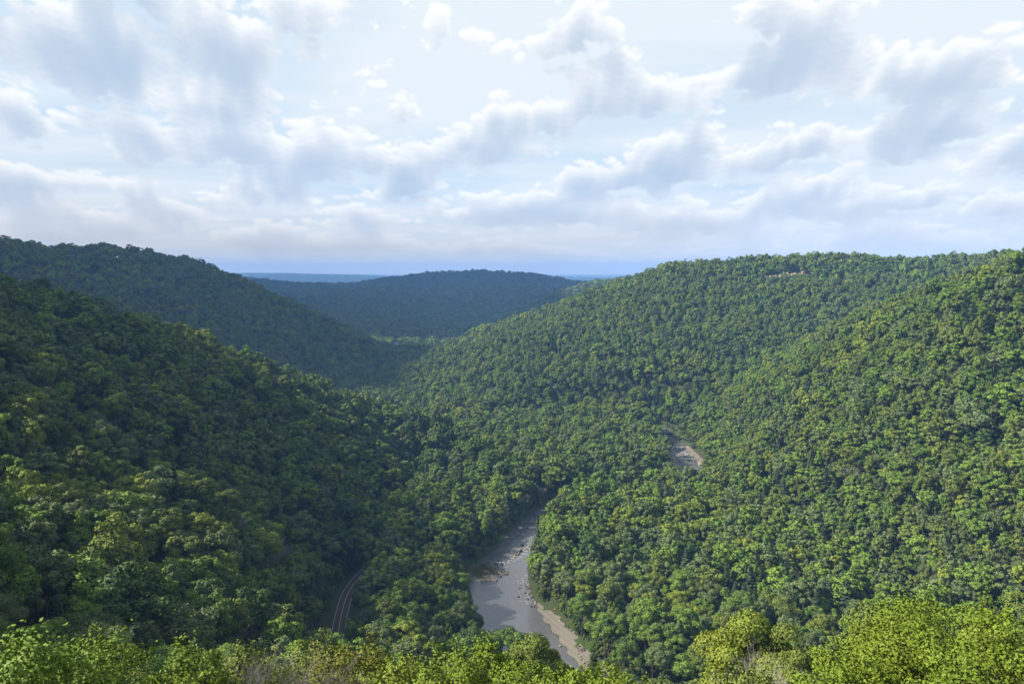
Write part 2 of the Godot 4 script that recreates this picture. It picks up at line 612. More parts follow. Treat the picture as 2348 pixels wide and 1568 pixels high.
func fill_lobe(L: Leaves, lb: Array, cards: int, size: float, rng: RandomNumberGenerator, loose: float) -> void:
	var centre: Vector3 = lb[0]
	var r: float = lb[1]
	var out: Vector3 = lb[2]
	for k in cards:
		var d := Vector3(rng.randfn(), rng.randfn(), rng.randfn()).normalized()
		if d.dot(out) < -0.2 and rng.randf() < 0.75:
			d = -d
		if d.y < -0.35 and rng.randf() < 0.6:
			d.y = -d.y
		var p := centre + Vector3(d.x, d.y * 0.8, d.z) * r * rng.randf_range(0.72, 1.08)
		var g: float = lb[3] * rng.randf_range(0.8, 1.2)
		var warm: float = lb[4] + rng.randf_range(-0.06, 0.06)
		L.card(p, d, size, Color(g * (1.0 + warm), g, g * (1.0 - warm)), rng, loose)

func limbs(L: Leaves, lobes: Array, h: float, r: float, rng: RandomNumberGenerator, sides: int, every: int) -> void:
	var fork := Vector3(rng.randf_range(-0.4, 0.4), h * 0.5, rng.randf_range(-0.4, 0.4))
	L.bar(Vector3(0, -1.0, 0), fork, r * 1.25, r * 0.8, sides, Color.WHITE)
	L.bar(fork, Vector3(fork.x * 1.5, h * 0.82, fork.z), r * 0.8, r * 0.25, sides, Color.WHITE)
	for i in range(0, lobes.size(), every):
		var q: Vector3 = lobes[i][0]
		var from := fork.lerp(Vector3(fork.x * 1.5, h * 0.82, fork.z), clampf((q.y - fork.y) / (h * 0.5) - 0.25, 0.0, 0.8))
		L.bar(from, q, r * 0.42, r * 0.1, 3, Color.WHITE)

func leaf_mesh(L: Leaves, mat: Material, into: ArrayMesh = null) -> ArrayMesh:
	return mesh_of(L.v, L.n, PackedInt32Array(), PackedVector2Array(), L.c, into, mat)

func make_deciduous(rng: RandomNumberGenerator, n_lobes: int, cards: int, size: float, sides: int) -> Array:
	var rx := rng.randf_range(3.7, 5.6)
	var ry := rng.randf_range(4.4, 7.4)
	var top := 21.0
	var cy := top - ry
	var lb := lobes_of(rng, n_lobes, rx, ry, cy)
	var crown := Leaves.new()
	for b in lb:
		fill_lobe(crown, b, int(cards * rng.randf_range(0.75, 1.25)), size, rng, 0.8)
	var wood := Leaves.new()
	limbs(wood, lb, top, 0.24, rng, sides, 3 if sides > 4 else 6)
	var whole := leaf_mesh(crown, M["leaf"])
	leaf_mesh(wood, M["bark"], whole)
	return [leaf_mesh(crown, M["leaf"]), leaf_mesh(wood, M["bark"]), whole]

func make_conifer(rng: RandomNumberGenerator, tiers: int, per: int, size: float, fine: int) -> Array:
	var top := 22.0
	var crown := Leaves.new()
	for t in tiers:
		var s := (t + 0.5) / tiers
		var y := lerpf(5.0, top - 0.4, s)
		var reach := lerpf(3.5, 0.35, pow(s, 1.15)) * rng.randf_range(0.8, 1.15)
		for k in per:
			var ang := TAU * (k + rng.randf()) / per
			var d := Vector3(cos(ang), 0, sin(ang))
			var g := rng.randf_range(0.8, 1.25)
			for q in fine:
				var w := (q + rng.randf()) / fine
				var side := Vector3(-d.z, 0, d.x) * rng.randf_range(-0.4, 0.4) * reach * (0.35 + 0.5 * w)
				crown.card(Vector3(0, y - 0.28 * reach * w * w + rng.randf_range(-0.15, 0.25), 0) + d * reach * w + side, (Vector3.UP + d * 0.5).normalized(), size, Color(g, g, g), rng, 0.45)
	var wood := Leaves.new()
	wood.bar(Vector3(0, -1, 0), Vector3(0, top - 0.5, 0), 0.3, 0.04, 5, Color.WHITE)
	var whole := leaf_mesh(crown, M["leaf"])
	leaf_mesh(wood, M["bark"], whole)
	return [leaf_mesh(crown, M["leaf"]), leaf_mesh(wood, M["bark"]), whole]

func twigs(L: Leaves, p: Vector3, d: Vector3, length: float, r: float, depth: int, rng: RandomNumberGenerator) -> void:
	var q := p + d * length
	L.bar(p, q, r, r * 0.6, 3, Color.WHITE * rng.randf_range(0.85, 1.1))
	if depth == 0:
		return
	for k in (4 if depth > 1 else 5):
		var nd := (d + Vector3(rng.randf_range(-1, 1), rng.randf_range(-0.5, 0.9), rng.randf_range(-1, 1)) * 0.75).normalized()
		twigs(L, p.lerp(q, rng.randf_range(0.35, 1.0)), nd, length * rng.randf_range(0.5, 0.75), r * 0.55, depth - 1, rng)

func make_bare(rng: RandomNumberGenerator, depth: int) -> Array:
	var wood := Leaves.new()
	wood.bar(Vector3(0, -1, 0), Vector3(0.2, 9, 0), 0.26, 0.18, 5, Color.WHITE)
	var crown := Leaves.new()
	for k in 9:
		var ang := k * 2.4 + rng.randf()
		var d := Vector3(cos(ang) * 0.7, rng.randf_range(0.5, 1.2), sin(ang) * 0.7).normalized()
		twigs(crown, Vector3(0.2, rng.randf_range(6.5, 9.5), 0), d, rng.randf_range(3.0, 4.6), 0.11, depth, rng)
	# a thin scatter of last leaves
	var leaves := Leaves.new()
	for k in 260:
		var d := Vector3(rng.randfn(), rng.randfn(), rng.randfn()).normalized()
		leaves.card(Vector3(0, 13, 0) + d * rng.randf_range(2.0, 4.6), d, 0.3, Color.WHITE * rng.randf_range(0.8, 1.2), rng, 0.9)
	return [leaf_mesh(crown, M["grey bark"]), leaf_mesh(wood, M["grey bark"]), leaf_mesh(leaves, M["leaf grey-green"])]

func make_tree_meshes() -> void:
	var rng := RandomNumberGenerator.new()
	rng.seed = 77
	for spec in [[6, 30, 800, 0.13, 6], [14, 26, 170, 0.29, 5], [16, 22, 62, 0.52, 4], [6, 14, 20, 1.05, 3]]:
		var set_ := []
		for k in spec[0]:
			set_.append(make_deciduous(rng, spec[1] + rng.randi_range(-3, 3), spec[2], spec[3], spec[4]))
		deciduous.append(set_)
	for spec in [[2, 26, 11, 0.22, 26], [2, 20, 9, 0.42, 9], [2, 14, 7, 0.8, 5], [2, 8, 5, 1.5, 2]]:
		var set_ := []
		for k in spec[0]:
			set_.append(make_conifer(rng, spec[1], spec[2], spec[3], spec[4]))
		conifer.append(set_)
	for k in 3:
		bare.append(make_bare(rng, 3))

var horizon := []         # for each quarter degree of bearing: highest sight line so far at growing ranges
const BEAR := 380

func make_horizon() -> void:
	horizon.resize(BEAR)
	for b in BEAR:
		var az := deg_to_rad((b - BEAR / 2) * 0.25)
		var out := PackedFloat32Array()
		var best := -9.0
		for k in 180:
			var r := 30.0 * pow(1.036, k)
			best = maxf(best, (ground_at(sin(az) * r, cos(az) * r) + (11.0 if r > 90.0 else 4.0) - EYE.y) / r)
			out.append(best)
		horizon[b] = out

func hidden_by(x: float, f: float, y: float) -> float:     # how far (as a slope) the point lies under what stands before it
	var r := sqrt(x * x + f * f)
	var b := clampi(int(rad_to_deg(atan2(x, f)) * 4.0) + BEAR / 2, 0, BEAR - 1)
	var k := clampi(int(log(maxf(r - 14.0, 31.0) / 30.0) / log(1.036)), 0, 179)
	return horizon[b][k] - (y - EYE.y) / r

func open_ground(p: Vector2) -> bool:     # no trees here
	if p.y > 200.0 and p.y < 1000.0:
		var g := creek_gap(p)
		if g < 3.5:
			return true
		if g < 8.0 and p.x < 0.0 and p.y > 340.0 and p.y < 450.0:
			return true
		# gravel bar on the right of the pool
		if g < 9.0 and p.y > 270.0 and p.y < 408.0 and p.x > 12.0:
			return true
		if near_line(road, p).x < (10.5 if p.y < 425.0 else 4.0):
			return true
		if p.y > 860.0 and near_line(far_creek, p).x < 9.0:
			return true
		var cl := near_line([Vector2(176, 705), Vector2(163, 655), Vector2(153, 612)], p)
		if cl.x < 9.0:
			return true
	var hs := Vector2(house_at.x, -house_at.z)
	if p.distance_to(hs) < 20.0 or near_line([hs, hs * 0.885], p).x < 11.0:
		return true
	if absf(p.x - ledge_at.x) < 40.0 and p.y > -ledge_at.z - 30.0 and p.y < -ledge_at.z + 5.0:
		return true
	return false

var house_at := Vector3.ZERO
var ledge_at := Vector3.ZERO

func make_forest() -> void:
	make_horizon()
	house_at = ray_meets(908, 789, 2.0)
	ledge_at = ray_meets(1800, 634, 5.0)
	var rng := RandomNumberGenerator.new()
	rng.seed = 2024
	var stand := FastNoiseLite.new()
	stand.seed = 9
	stand.frequency = 0.011
	stand.fractal_octaves = 3
	var near := []            # candidates for single trees
	var bulk := {}            # mesh -> [transforms, colours]
	for band in [[0.0, 620.0, 7.5], [620.0, 1500.0, 7.0], [1500.0, 3300.0, 9.2], [3300.0, 7400.0, 15.0], [7400.0, 15600.0, 42.0]]:
		var r0: float = band[0]
		var r1: float = band[1]
		var s: float = band[2]
		var ni := int(r1 * 0.76 / s)
		for j in range(0, int(r1 / s) + 1):
			var f0 := j * s
			var wide := mini(ni, int((f0 * 0.86 + 40.0) / s))
			for i in range(-wide, wide + 1):
				var x := (i + rng.randf_range(-0.6, 0.6)) * s
				var f := f0 + rng.randf_range(-0.6, 0.6) * s
				var pick := rng.randf()
				var grow := rng.randf()
				var turn := rng.randf() * TAU
				var r := sqrt(x * x + f * f)
				if r < r0 or r >= r1 or f < 20.0 or r < 90.0:
					continue
				var y := ground_at(x, f)
				if hidden_by(x, f, y + 21.0) > 0.022:
					continue
				if r < 2600.0 and open_ground(Vector2(x, f)):
					continue
				if r < 150.0:
					var at := seen_at(Vector3(x, y + 20.0, -f))
					if at.y < (1190.0 if at.x < 800.0 else 1530.0 if at.x < 1900.0 else 1280.0):
						continue
				var st := stand.get_noise_2d(x, f)
				var evergreen := pick < 0.02 + maxf(0.0, st - 0.08) * (0.75 if y < 70.0 else 0.4)
				var dead := not evergreen and r < 900.0 and pick > 0.984
				var size := lerpf(0.7, 1.5, grow * grow) * (1.0 + st * 0.3)
				if r > 620.0:
					size *= s / 8.0
				var tall := sqrt(size) * rng.randf_range(0.88, 1.16)
				if r > 3300.0:
					tall = size * (0.62 if r < 7400.0 else 0.3)
				# tone: stands of a kind, mixed
				var tn := clampi(int((rng.randf() * 0.75 + (stand.get_noise_2d(x * 0.7 + 500.0, f * 0.7) * 0.9 + 0.5) * 0.4) * 5.6), 0, 5)
				tn = [2, 0, 4, 5, 3, 1][tn]
				var lod := 0 if r < 170.0 else 1 if r < 400.0 else 2 if r < 1300.0 else 3
				var tree := {"p": Vector3(x, y - 0.3, -f), "r": r, "s": size, "t": tall, "a": turn, "tone": tn, "kind": "evergreen" if evergreen else "bare" if dead else "leafy", "lod": lod, "v": rng.randi()}
				if dead:
					near.append(tree)
				elif r < 480.0:
					near.append(tree)
				else:
					add_bulk(bulk, tree, rng)
	# low growth between the trunks
	for j in range(0, 150):
		for i in range(-125, 126):
			var x := (i + rng.randf_range(-0.5, 0.5)) * 8.4
			var f := (j + rng.randf_range(-0.5, 0.5)) * 8.4
			var r := sqrt(x * x + f * f)
			var size := rng.randf_range(0.38, 0.62)
			var pick := rng.randi()
			var turn := rng.randf() * TAU
			if r < 60.0 or r > 1250.0 or absf(x) > f * 0.86 + 40.0 or open_ground(Vector2(x, f)):
				continue
			var y := ground_at(x, f)
			if hidden_by(x, f, y + 11.0) > 0.022:
				continue
			add_bulk(bulk, {"p": Vector3(x, y - 8.0 * size, -f), "r": r, "s": size * 1.25, "t": size, "a": turn, "tone": [0, 2, 3, 4][pick % 4], "kind": "leafy", "lod": 1 if r < 400.0 else 2, "v": pick / 4}, rng)
	# grey half-bare crowns where the photograph shows them
	for q in [[194, 1225], [363, 1215], [403, 1172], [16, 1235], [190, 1425], [146, 1438], [1861, 985], [1900, 972], [2143, 1138], [1806, 1470], [1908, 1395], [2331, 842], [1942, 928], [1862, 976], [1114, 1172], [1202, 1132], [1240, 1120], [700, 868], [640, 850], [780, 905], [1180, 985], [300, 1105], [90, 830], [240, 760]]:
		var hit := ray_meets(q[0], q[1], 14.5)
		if hit.y > 0.0:
			near.append({"p": hit - Vector3(0, 14.8, 0), "r": Vector2(hit.x, hit.z).length(), "s": 1.0 + 0.25 * sin(q[0]), "t": 0.95, "a": q[0] * 1.7, "tone": 4, "kind": "bare", "lod": 1, "v": int(q[0])})
	print("candidates ", near.size())
	# the trees that show largest become things of their own
	for t in near:
		var top: Vector3 = t.p + Vector3(0, 17.0 * t.t, 0)
		var at := seen_at(top)
		t.u = at
		var inside := at.x > -20.0 and at.x < 2368.0 and at.y > 500.0 and at.y < 1600.0
		t.rank = (t.s / t.r if inside and hidden_by(top.x, -top.z, top.y) < 0.01 else 0.0)
	near.sort_custom(func(a, b): return a.rank > b.rank if a.rank != b.rank else a.r < b.r)
	var left := {"leafy": 280, "evergreen": 60, "bare": 60}
	var chosen := []
	for t in near:
		if t.rank > 0.0 and left[t.kind] > 0:
			left[t.kind] -= 1
			chosen.append(t)
		elif t.kind != "bare":
			add_bulk(bulk, t, rng)
	single_trees(chosen)
	for kind in ["leafy", "evergreen"]:
		var mass := Node3D.new()
		mass.name = {"leafy": "broadleaf_tree_forest", "evergreen": "hemlock_tree_forest"}[kind]
		add_child(mass)
		tag(mass, {"leafy": "dense summer broadleaf forest covering the far valley sides and hills", "evergreen": "scattered dark evergreens among the broadleaf forest of the valley"}[kind], "forest")
		mass.set_meta("kind", "stuff")
		for key in bulk:
			if key.begins_with(kind):
				var b: Array = bulk[key]
				var mm := MultiMesh.new()
				mm.transform_format = MultiMesh.TRANSFORM_3D
				mm.use_colors = true
				mm.mesh = b[0]
				mm.instance_count = b[1].size()
				for i in b[1].size():
					mm.set_instance_transform(i, b[1][i])
					mm.set_instance_color(i, b[2][i])
				var node := MultiMeshInstance3D.new()
				node.name = "trees"
				node.multimesh = mm
				node.set_meta("kind", "stuff")
				mass.add_child(node, true)
				print(key, " ", b[1].size())

func ray_meets(u: float, v: float, up: float) -> Vector3:      # where the line of sight first comes within UP metres of the ground
	var r := 60.0
	while r < 4000.0:
		var p := sight(u, v, r)
		if p.y < ground_at(p.x, -p.z) + up:
			return p
		r *= 1.004
	return Vector3(0, -1, 0)

func tree_frame(t: Dictionary) -> Transform3D:
	return Transform3D(Basis(Vector3.UP, t.a).scaled_local(Vector3(t.s, t.t, t.s)), t.p)

func add_bulk(bulk: Dictionary, t: Dictionary, rng: RandomNumberGenerator) -> void:
	var set_: Array = (conifer if t.kind == "evergreen" else deciduous)[t.lod]
	var k: int = t.v % set_.size()
	var key := "%s %d %d" % [t.kind, t.lod, k]
	if not bulk.has(key):
		bulk[key] = [set_[k][2], [], []]
	var c: Color = Color(0.024, 0.044, 0.020) if t.kind == "evergreen" else tones[t.tone][1]
	c = c * rng.randf_range(0.86, 1.16)
	bulk[key][1].append(tree_frame(t))
	bulk[key][2].append(Color(c.r, c.g, c.b, 1.0))

func place_of(t: Dictionary) -> String:
	var p := Vector2(t.p.x, -t.p.z)
	var at: Vector2 = t.u
	if p.y > 200.0 and near_line(road, p).x < 22.0:
		return "beside the road"
	if p.y > 260.0 and creek_gap(p) < 24.0:
		return "left of the creek pool" if p.x < 10.0 else "right of the creek pool"
	if at.x < 420.0:
		return "near the left edge"
	if at.x < 780.0:
		return "on the dark left slope"
	if at.x < 1130.0:
		return "between road and creek"
	if at.x < 1560.0:
		return "low on the right slope"
	if at.x < 1960.0:
		return "on the sunlit right slope"
	return "near the right edge"

const NTH := ["first", "second", "third", "fourth", "fifth", "sixth", "seventh", "eighth", "ninth", "tenth", "eleventh", "twelfth", "thirteenth", "fourteenth", "fifteenth", "sixteenth", "seventeenth", "eighteenth", "nineteenth", "twentieth", "twenty-first", "twenty-second", "twenty-third", "twenty-fourth", "twenty-fifth", "twenty-sixth", "twenty-seventh", "twenty-eighth", "twenty-ninth", "thirtieth"]

func single_trees(chosen: Array) -> void:
	var sorts := {}
	for t in chosen:
		var what := ""
		if t.kind == "leafy":
			var form := "tall" if t.t > 1.12 else "broad" if t.s > 1.05 else "slim" if t.s < 0.85 else "round"
			what = "%s %s broadleaf tree %s" % [form, tones[t.tone][0], place_of(t)]
		elif t.kind == "evergreen":
			what = "%s dark pointed evergreen %s" % ["tall" if t.t > 1.0 else "small", place_of(t)]
		else:
			what = "grey half-bare tree with thin twigs %s" % place_of(t)
		if not sorts.has(what):
			sorts[what] = []
		sorts[what].append(t)
	for what in sorts:
		for t in sorts[what]:
			var group: String = {"leafy": "broadleaf trees on the near slopes", "evergreen": "evergreens on the near slopes", "bare": "half-bare trees in the forest"}[t.kind]
			var o := thing({"leafy": "broadleaf_tree", "evergreen": "hemlock_tree", "bare": "bare_tree"}[t.kind], Vector3.ZERO, what, "tree", group)
			o.transform = tree_frame(t)
			called.append([o, what, t.u.x])
			if t.kind == "bare":
				var b: Array = bare[t.v % bare.size()]
				part("trunk", b[1], null, o)
				part("crown", b[0], null, o)
				part("leaves", b[2], null, o)
			else:
				var set_: Array = (conifer if t.kind == "evergreen" else deciduous)[t.lod]
				var m: Array = set_[t.v % set_.size()]
				part("trunk", m[1], null, o)
				part("crown", m[0], M["needle"] if t.kind == "evergreen" else M["leaf " + tones[t.tone][0]], o)

var called := []        # [node, what it is and where, place from left to right]

func finish_labels() -> void:
	var sorts := {}
	for c in called:
		if not sorts.has(c[1]):
			sorts[c[1]] = []
		sorts[c[1]].append(c)
	for what in sorts:
		var same: Array = sorts[what]
		same.sort_custom(func(a, b): return a[2] < b[2])
		for i in same.size():
			var label: String = what
			if same.size() == 2:
				label += ", the %s of two" % ["left", "right"][i]
			elif same.size() > 2:
				label += ", " + NTH[mini(i, 29)] + " from the left"
			same[i][0].set_meta("label", label)


# ---------------------------------------------------------------- foreground crowns, just below the overlook

func foreground_tree(u: float, v: float, r: float, wide: float, deep: float, mat: String, label: String, rng: RandomNumberGenerator, density := 1.35, leaf := 0.072) -> void:
	var top := sight(u, v, r)
	var y := ground_at(top.x, -top.z)
	var h := top.y - y
	var o := thing("overlook_tree", Vector3(top.x, y, top.z), label, "tree", "bright trees just below the overlook")
	var lb := lobes_of(rng, 26, wide, deep, h - deep)
	var wood := Leaves.new()
	limbs(wood, lb, h, 0.13, rng, 6, 1)
	part("trunk", leaf_mesh(wood, null), M["bark"], o)
	for b in lb:
		if b[0].y + y < top.y - deep * 1.25:
			continue
		var L := Leaves.new()
		var area: float = b[1] * b[1]
		fill_lobe(L, b, int(density * 330.0 * area), leaf, rng, 0.9)
		# loose sprays that break the outline
		for s in 5:
			var d: Vector3 = (b[2] + Vector3(rng.randf_range(-1, 1), rng.randf_range(-0.2, 1.2), rng.randf_range(-1, 1)) * 0.8).normalized()
			for k in int(16.0 * density):
				var q := rng.randf()
				var p: Vector3 = b[0] + d * b[1] * (0.9 + 0.55 * q) + Vector3(rng.randfn(), rng.randfn(), rng.randfn()) * 0.09
				L.card(p, d, leaf, Color.WHITE * rng.randf_range(0.85, 1.15), rng, 1.0)
		part("leaf_cluster", leaf_mesh(L, null), M[mat], o).set_meta("kind", "stuff")

func foreground_sticks(u: float, v: float, r: float, spread: float, label: String, rng: RandomNumberGenerator) -> void:
	var top := sight(u, v, r)
	var y := ground_at(top.x, -top.z)
	var h := top.y - y
	var o := thing("bare_shrub", Vector3(top.x, y, top.z), label, "shrub", "bare grey shrubs below the overlook")
	for k in 6:
		var L := Leaves.new()
		var foot := Vector3(rng.randf_range(-0.4, 0.4), -0.3, rng.randf_range(-0.4, 0.4))
		var bend := Vector3(rng.randf_range(-1, 1) * spread * 0.5, h * 0.68, rng.randf_range(-1, 1) * spread * 0.5)
		L.bar(foot, bend, 0.06, 0.035, 5, Color.WHITE)
		for q in 5:
			var d := Vector3(rng.randf_range(-1, 1), rng.randf_range(0.8, 2.0), rng.randf_range(-1, 1)).normalized()
			twigs(L, foot.lerp(bend, rng.randf_range(0.7, 1.0)), d, h * 0.18 * rng.randf_range(0.7, 1.2), 0.022, 3, rng)
		part("stem", leaf_mesh(L, null), M["grey bark"], o).set_meta("kind", "stuff")

func make_foreground() -> void:
	var rng := RandomNumberGenerator.new()
	rng.seed = 501
	for a in [
		[240, 1475, 34, 2.9, 2.6, "leaf bright", "bright yellow-green crown at the bottom left, highest of the near left row"],
		[60, 1535, 27, 2.4, 2.0, "leaf fresh green", "green crown in the bottom left corner of the view"],
		[420, 1525, 33, 2.2, 2.2, "leaf bright", "small bright crown right of the highest near left crown"],
		[560, 1515, 36, 2.4, 2.4, "leaf olive", "olive crown at the bottom below the shaded left slope"],
		[800, 1500, 38, 3.2, 2.4, "leaf gold", "golden-tinged crown at the bottom below the dark road"],
		[950, 1525, 36, 2.4, 2.2, "leaf yellow-green", "yellow-green crown at the bottom between road and creek"],
		[1125, 1484, 37, 1.5, 2.0, "leaf bright", "bright crown with a pointed top at the foot of the creek pool"],
		[1040, 1520, 34, 2.2, 2.0, "leaf bright", "bright low crown left of the pointed one below the pool"],
		[1250, 1530, 34, 2.6, 2.0, "leaf bright", "bright crown at the bottom centre in front of the pool"],
		[1390, 1562, 32, 2.0, 1.8, "leaf bright", "low bright crown at the bottom below the gravel bar"],
		[2120, 1392, 40, 4.2, 3.4, "leaf bright", "large bright yellow-green crown at the bottom right"],
		[2310, 1440, 36, 3.0, 3.0, "leaf bright", "bright crown in the bottom right corner beside the large one"],
		[1960, 1500, 36, 2.4, 2.4, "leaf bright", "bright lower crown left of the large bottom right one"],
		[1740, 1555, 38, 1.7, 1.7, "leaf olive", "thin olive crown at the bottom right of centre"],
	]:
		foreground_tree(a[0], a[1], a[2], a[3], a[4], a[5], a[6], rng)
	for a in [[520, 1505, 34, 1.6, "bare grey shrub beside the olive crown at the bottom left"], [655, 1500, 36, 1.8, "bare grey shrub left of the golden-tinged crown"], [775, 1512, 35, 1.4, "bare grey stems in front of the golden-tinged crown"], [1800, 1500, 42, 2.2, "bare grey shrub left of the bright bottom right crowns"], [1745, 1532, 38, 1.6, "bare grey shrub behind the thin olive crown"]]:
		foreground_sticks(a[0], a[1], a[2], a[3], a[4], rng)


# ---------------------------------------------------------------- rocks, foam, gravel, tussocks

var rock_shapes := []

func rock_mesh(rng: RandomNumberGenerator, flat: float) -> ArrayMesh:
	var v := PackedVector3Array()
	var n := PackedVector3Array()
	var noise := FastNoiseLite.new()
	noise.seed = rng.randi()
	noise.frequency = 0.7
	var ring := 9
	var pts := []
	for j in 6:
		var line := []
		var a := PI * j / 5.0
		for i in ring + 1:
			var b := TAU * (i % ring) / ring
			var d := Vector3(sin(a) * cos(b), cos(a), sin(a) * sin(b))
			# squared-off lumps
			var m := maxf(maxf(absf(d.x), absf(d.y)), absf(d.z))
			d = d.lerp(d / m * 0.8, 0.5) * (1.0 + 0.55 * noise.get_noise_3dv(d * 1.6))
			line.append(Vector3(d.x, d.y * flat, d.z))
		pts.append(line)
	for j in 5:
		for i in ring:
			for t in [[pts[j][i], pts[j][i + 1], pts[j + 1][i]], [pts[j][i + 1], pts[j + 1][i + 1], pts[j + 1][i]]]:
				var nn: Vector3 = (t[2] - t[0]).cross(t[1] - t[0])
				if nn.length() < 1e-6:
					continue
				nn = nn.normalized()
				if nn.dot(t[0] + t[1] + t[2]) < 0.0:
					nn = -nn
					v.append_array([t[0], t[2], t[1]])
				else:
					v.append_array([t[0], t[1], t[2]])
				n.append_array([nn, nn, nn])
	return mesh_of(v, n)

func boulder(x: float, f: float, y: float, size: float, place: String, group: String, rng: RandomNumberGenerator, mat := -1) -> void:
	var k := mat if mat >= 0 else rng.randi() % 3
	var o := part(numbered("boulder"), rock_shapes[rng.randi() % rock_shapes.size()], M["rock %d" % k], self)
	o.position = Vector3(x, y, -f)
	o.rotation = Vector3(rng.randf_range(-0.2, 0.2), rng.randf() * TAU, rng.randf_range(-0.2, 0.2))
	o.scale = Vector3(size * rng.randf_range(0.8, 1.4), size * rng.randf_range(0.7, 1.0), size)
	tag(o, place, "rock", group)
	called.append([o, "%s %s boulder %s" % ["large" if size > 0.95 else "mid-sized" if size > 0.65 else "small", ["tan", "pale", "dark"][k], place], seen_at(o.position).x])

func sheet(called: String, outline: Callable, f0: float, f1: float, mat: Material, label: String, lift: float, floor_: float) -> void:
	# a skin of gravel on the ground between two edges that are given for each f
	var v := PackedVector3Array()
	var n := PackedVector3Array()
	var index := PackedInt32Array()
	var k := 0
	var across := 8
	var f := f0
	while f <= f1:
		var e: Vector2 = outline.call(f)
		for i in across + 1:
			var x := lerpf(e.x, e.y, float(i) / across)
			var edge := 0.0 if i > 0 and i < across and f > f0 and f < f1 - 2.0 else -0.7
			v.append(Vector3(x, maxf(ground_at(x, f), floor_) + lift + edge + 0.12 * sin(x * 1.3 + f * 0.9), -f))
			n.append(Vector3(0.12 * sin(x * 2.1 + f), 1, 0.12 * cos(f * 1.7 + x)).normalized())
		if k:
			for i in across:
				var o := k * (across + 1) + i
				index.append_array([o - across - 1, o, o - across, o - across, o, o + 1])
		k += 1
		f += 2.0
	setting(called, mesh_of(v, n, index), mat, label)

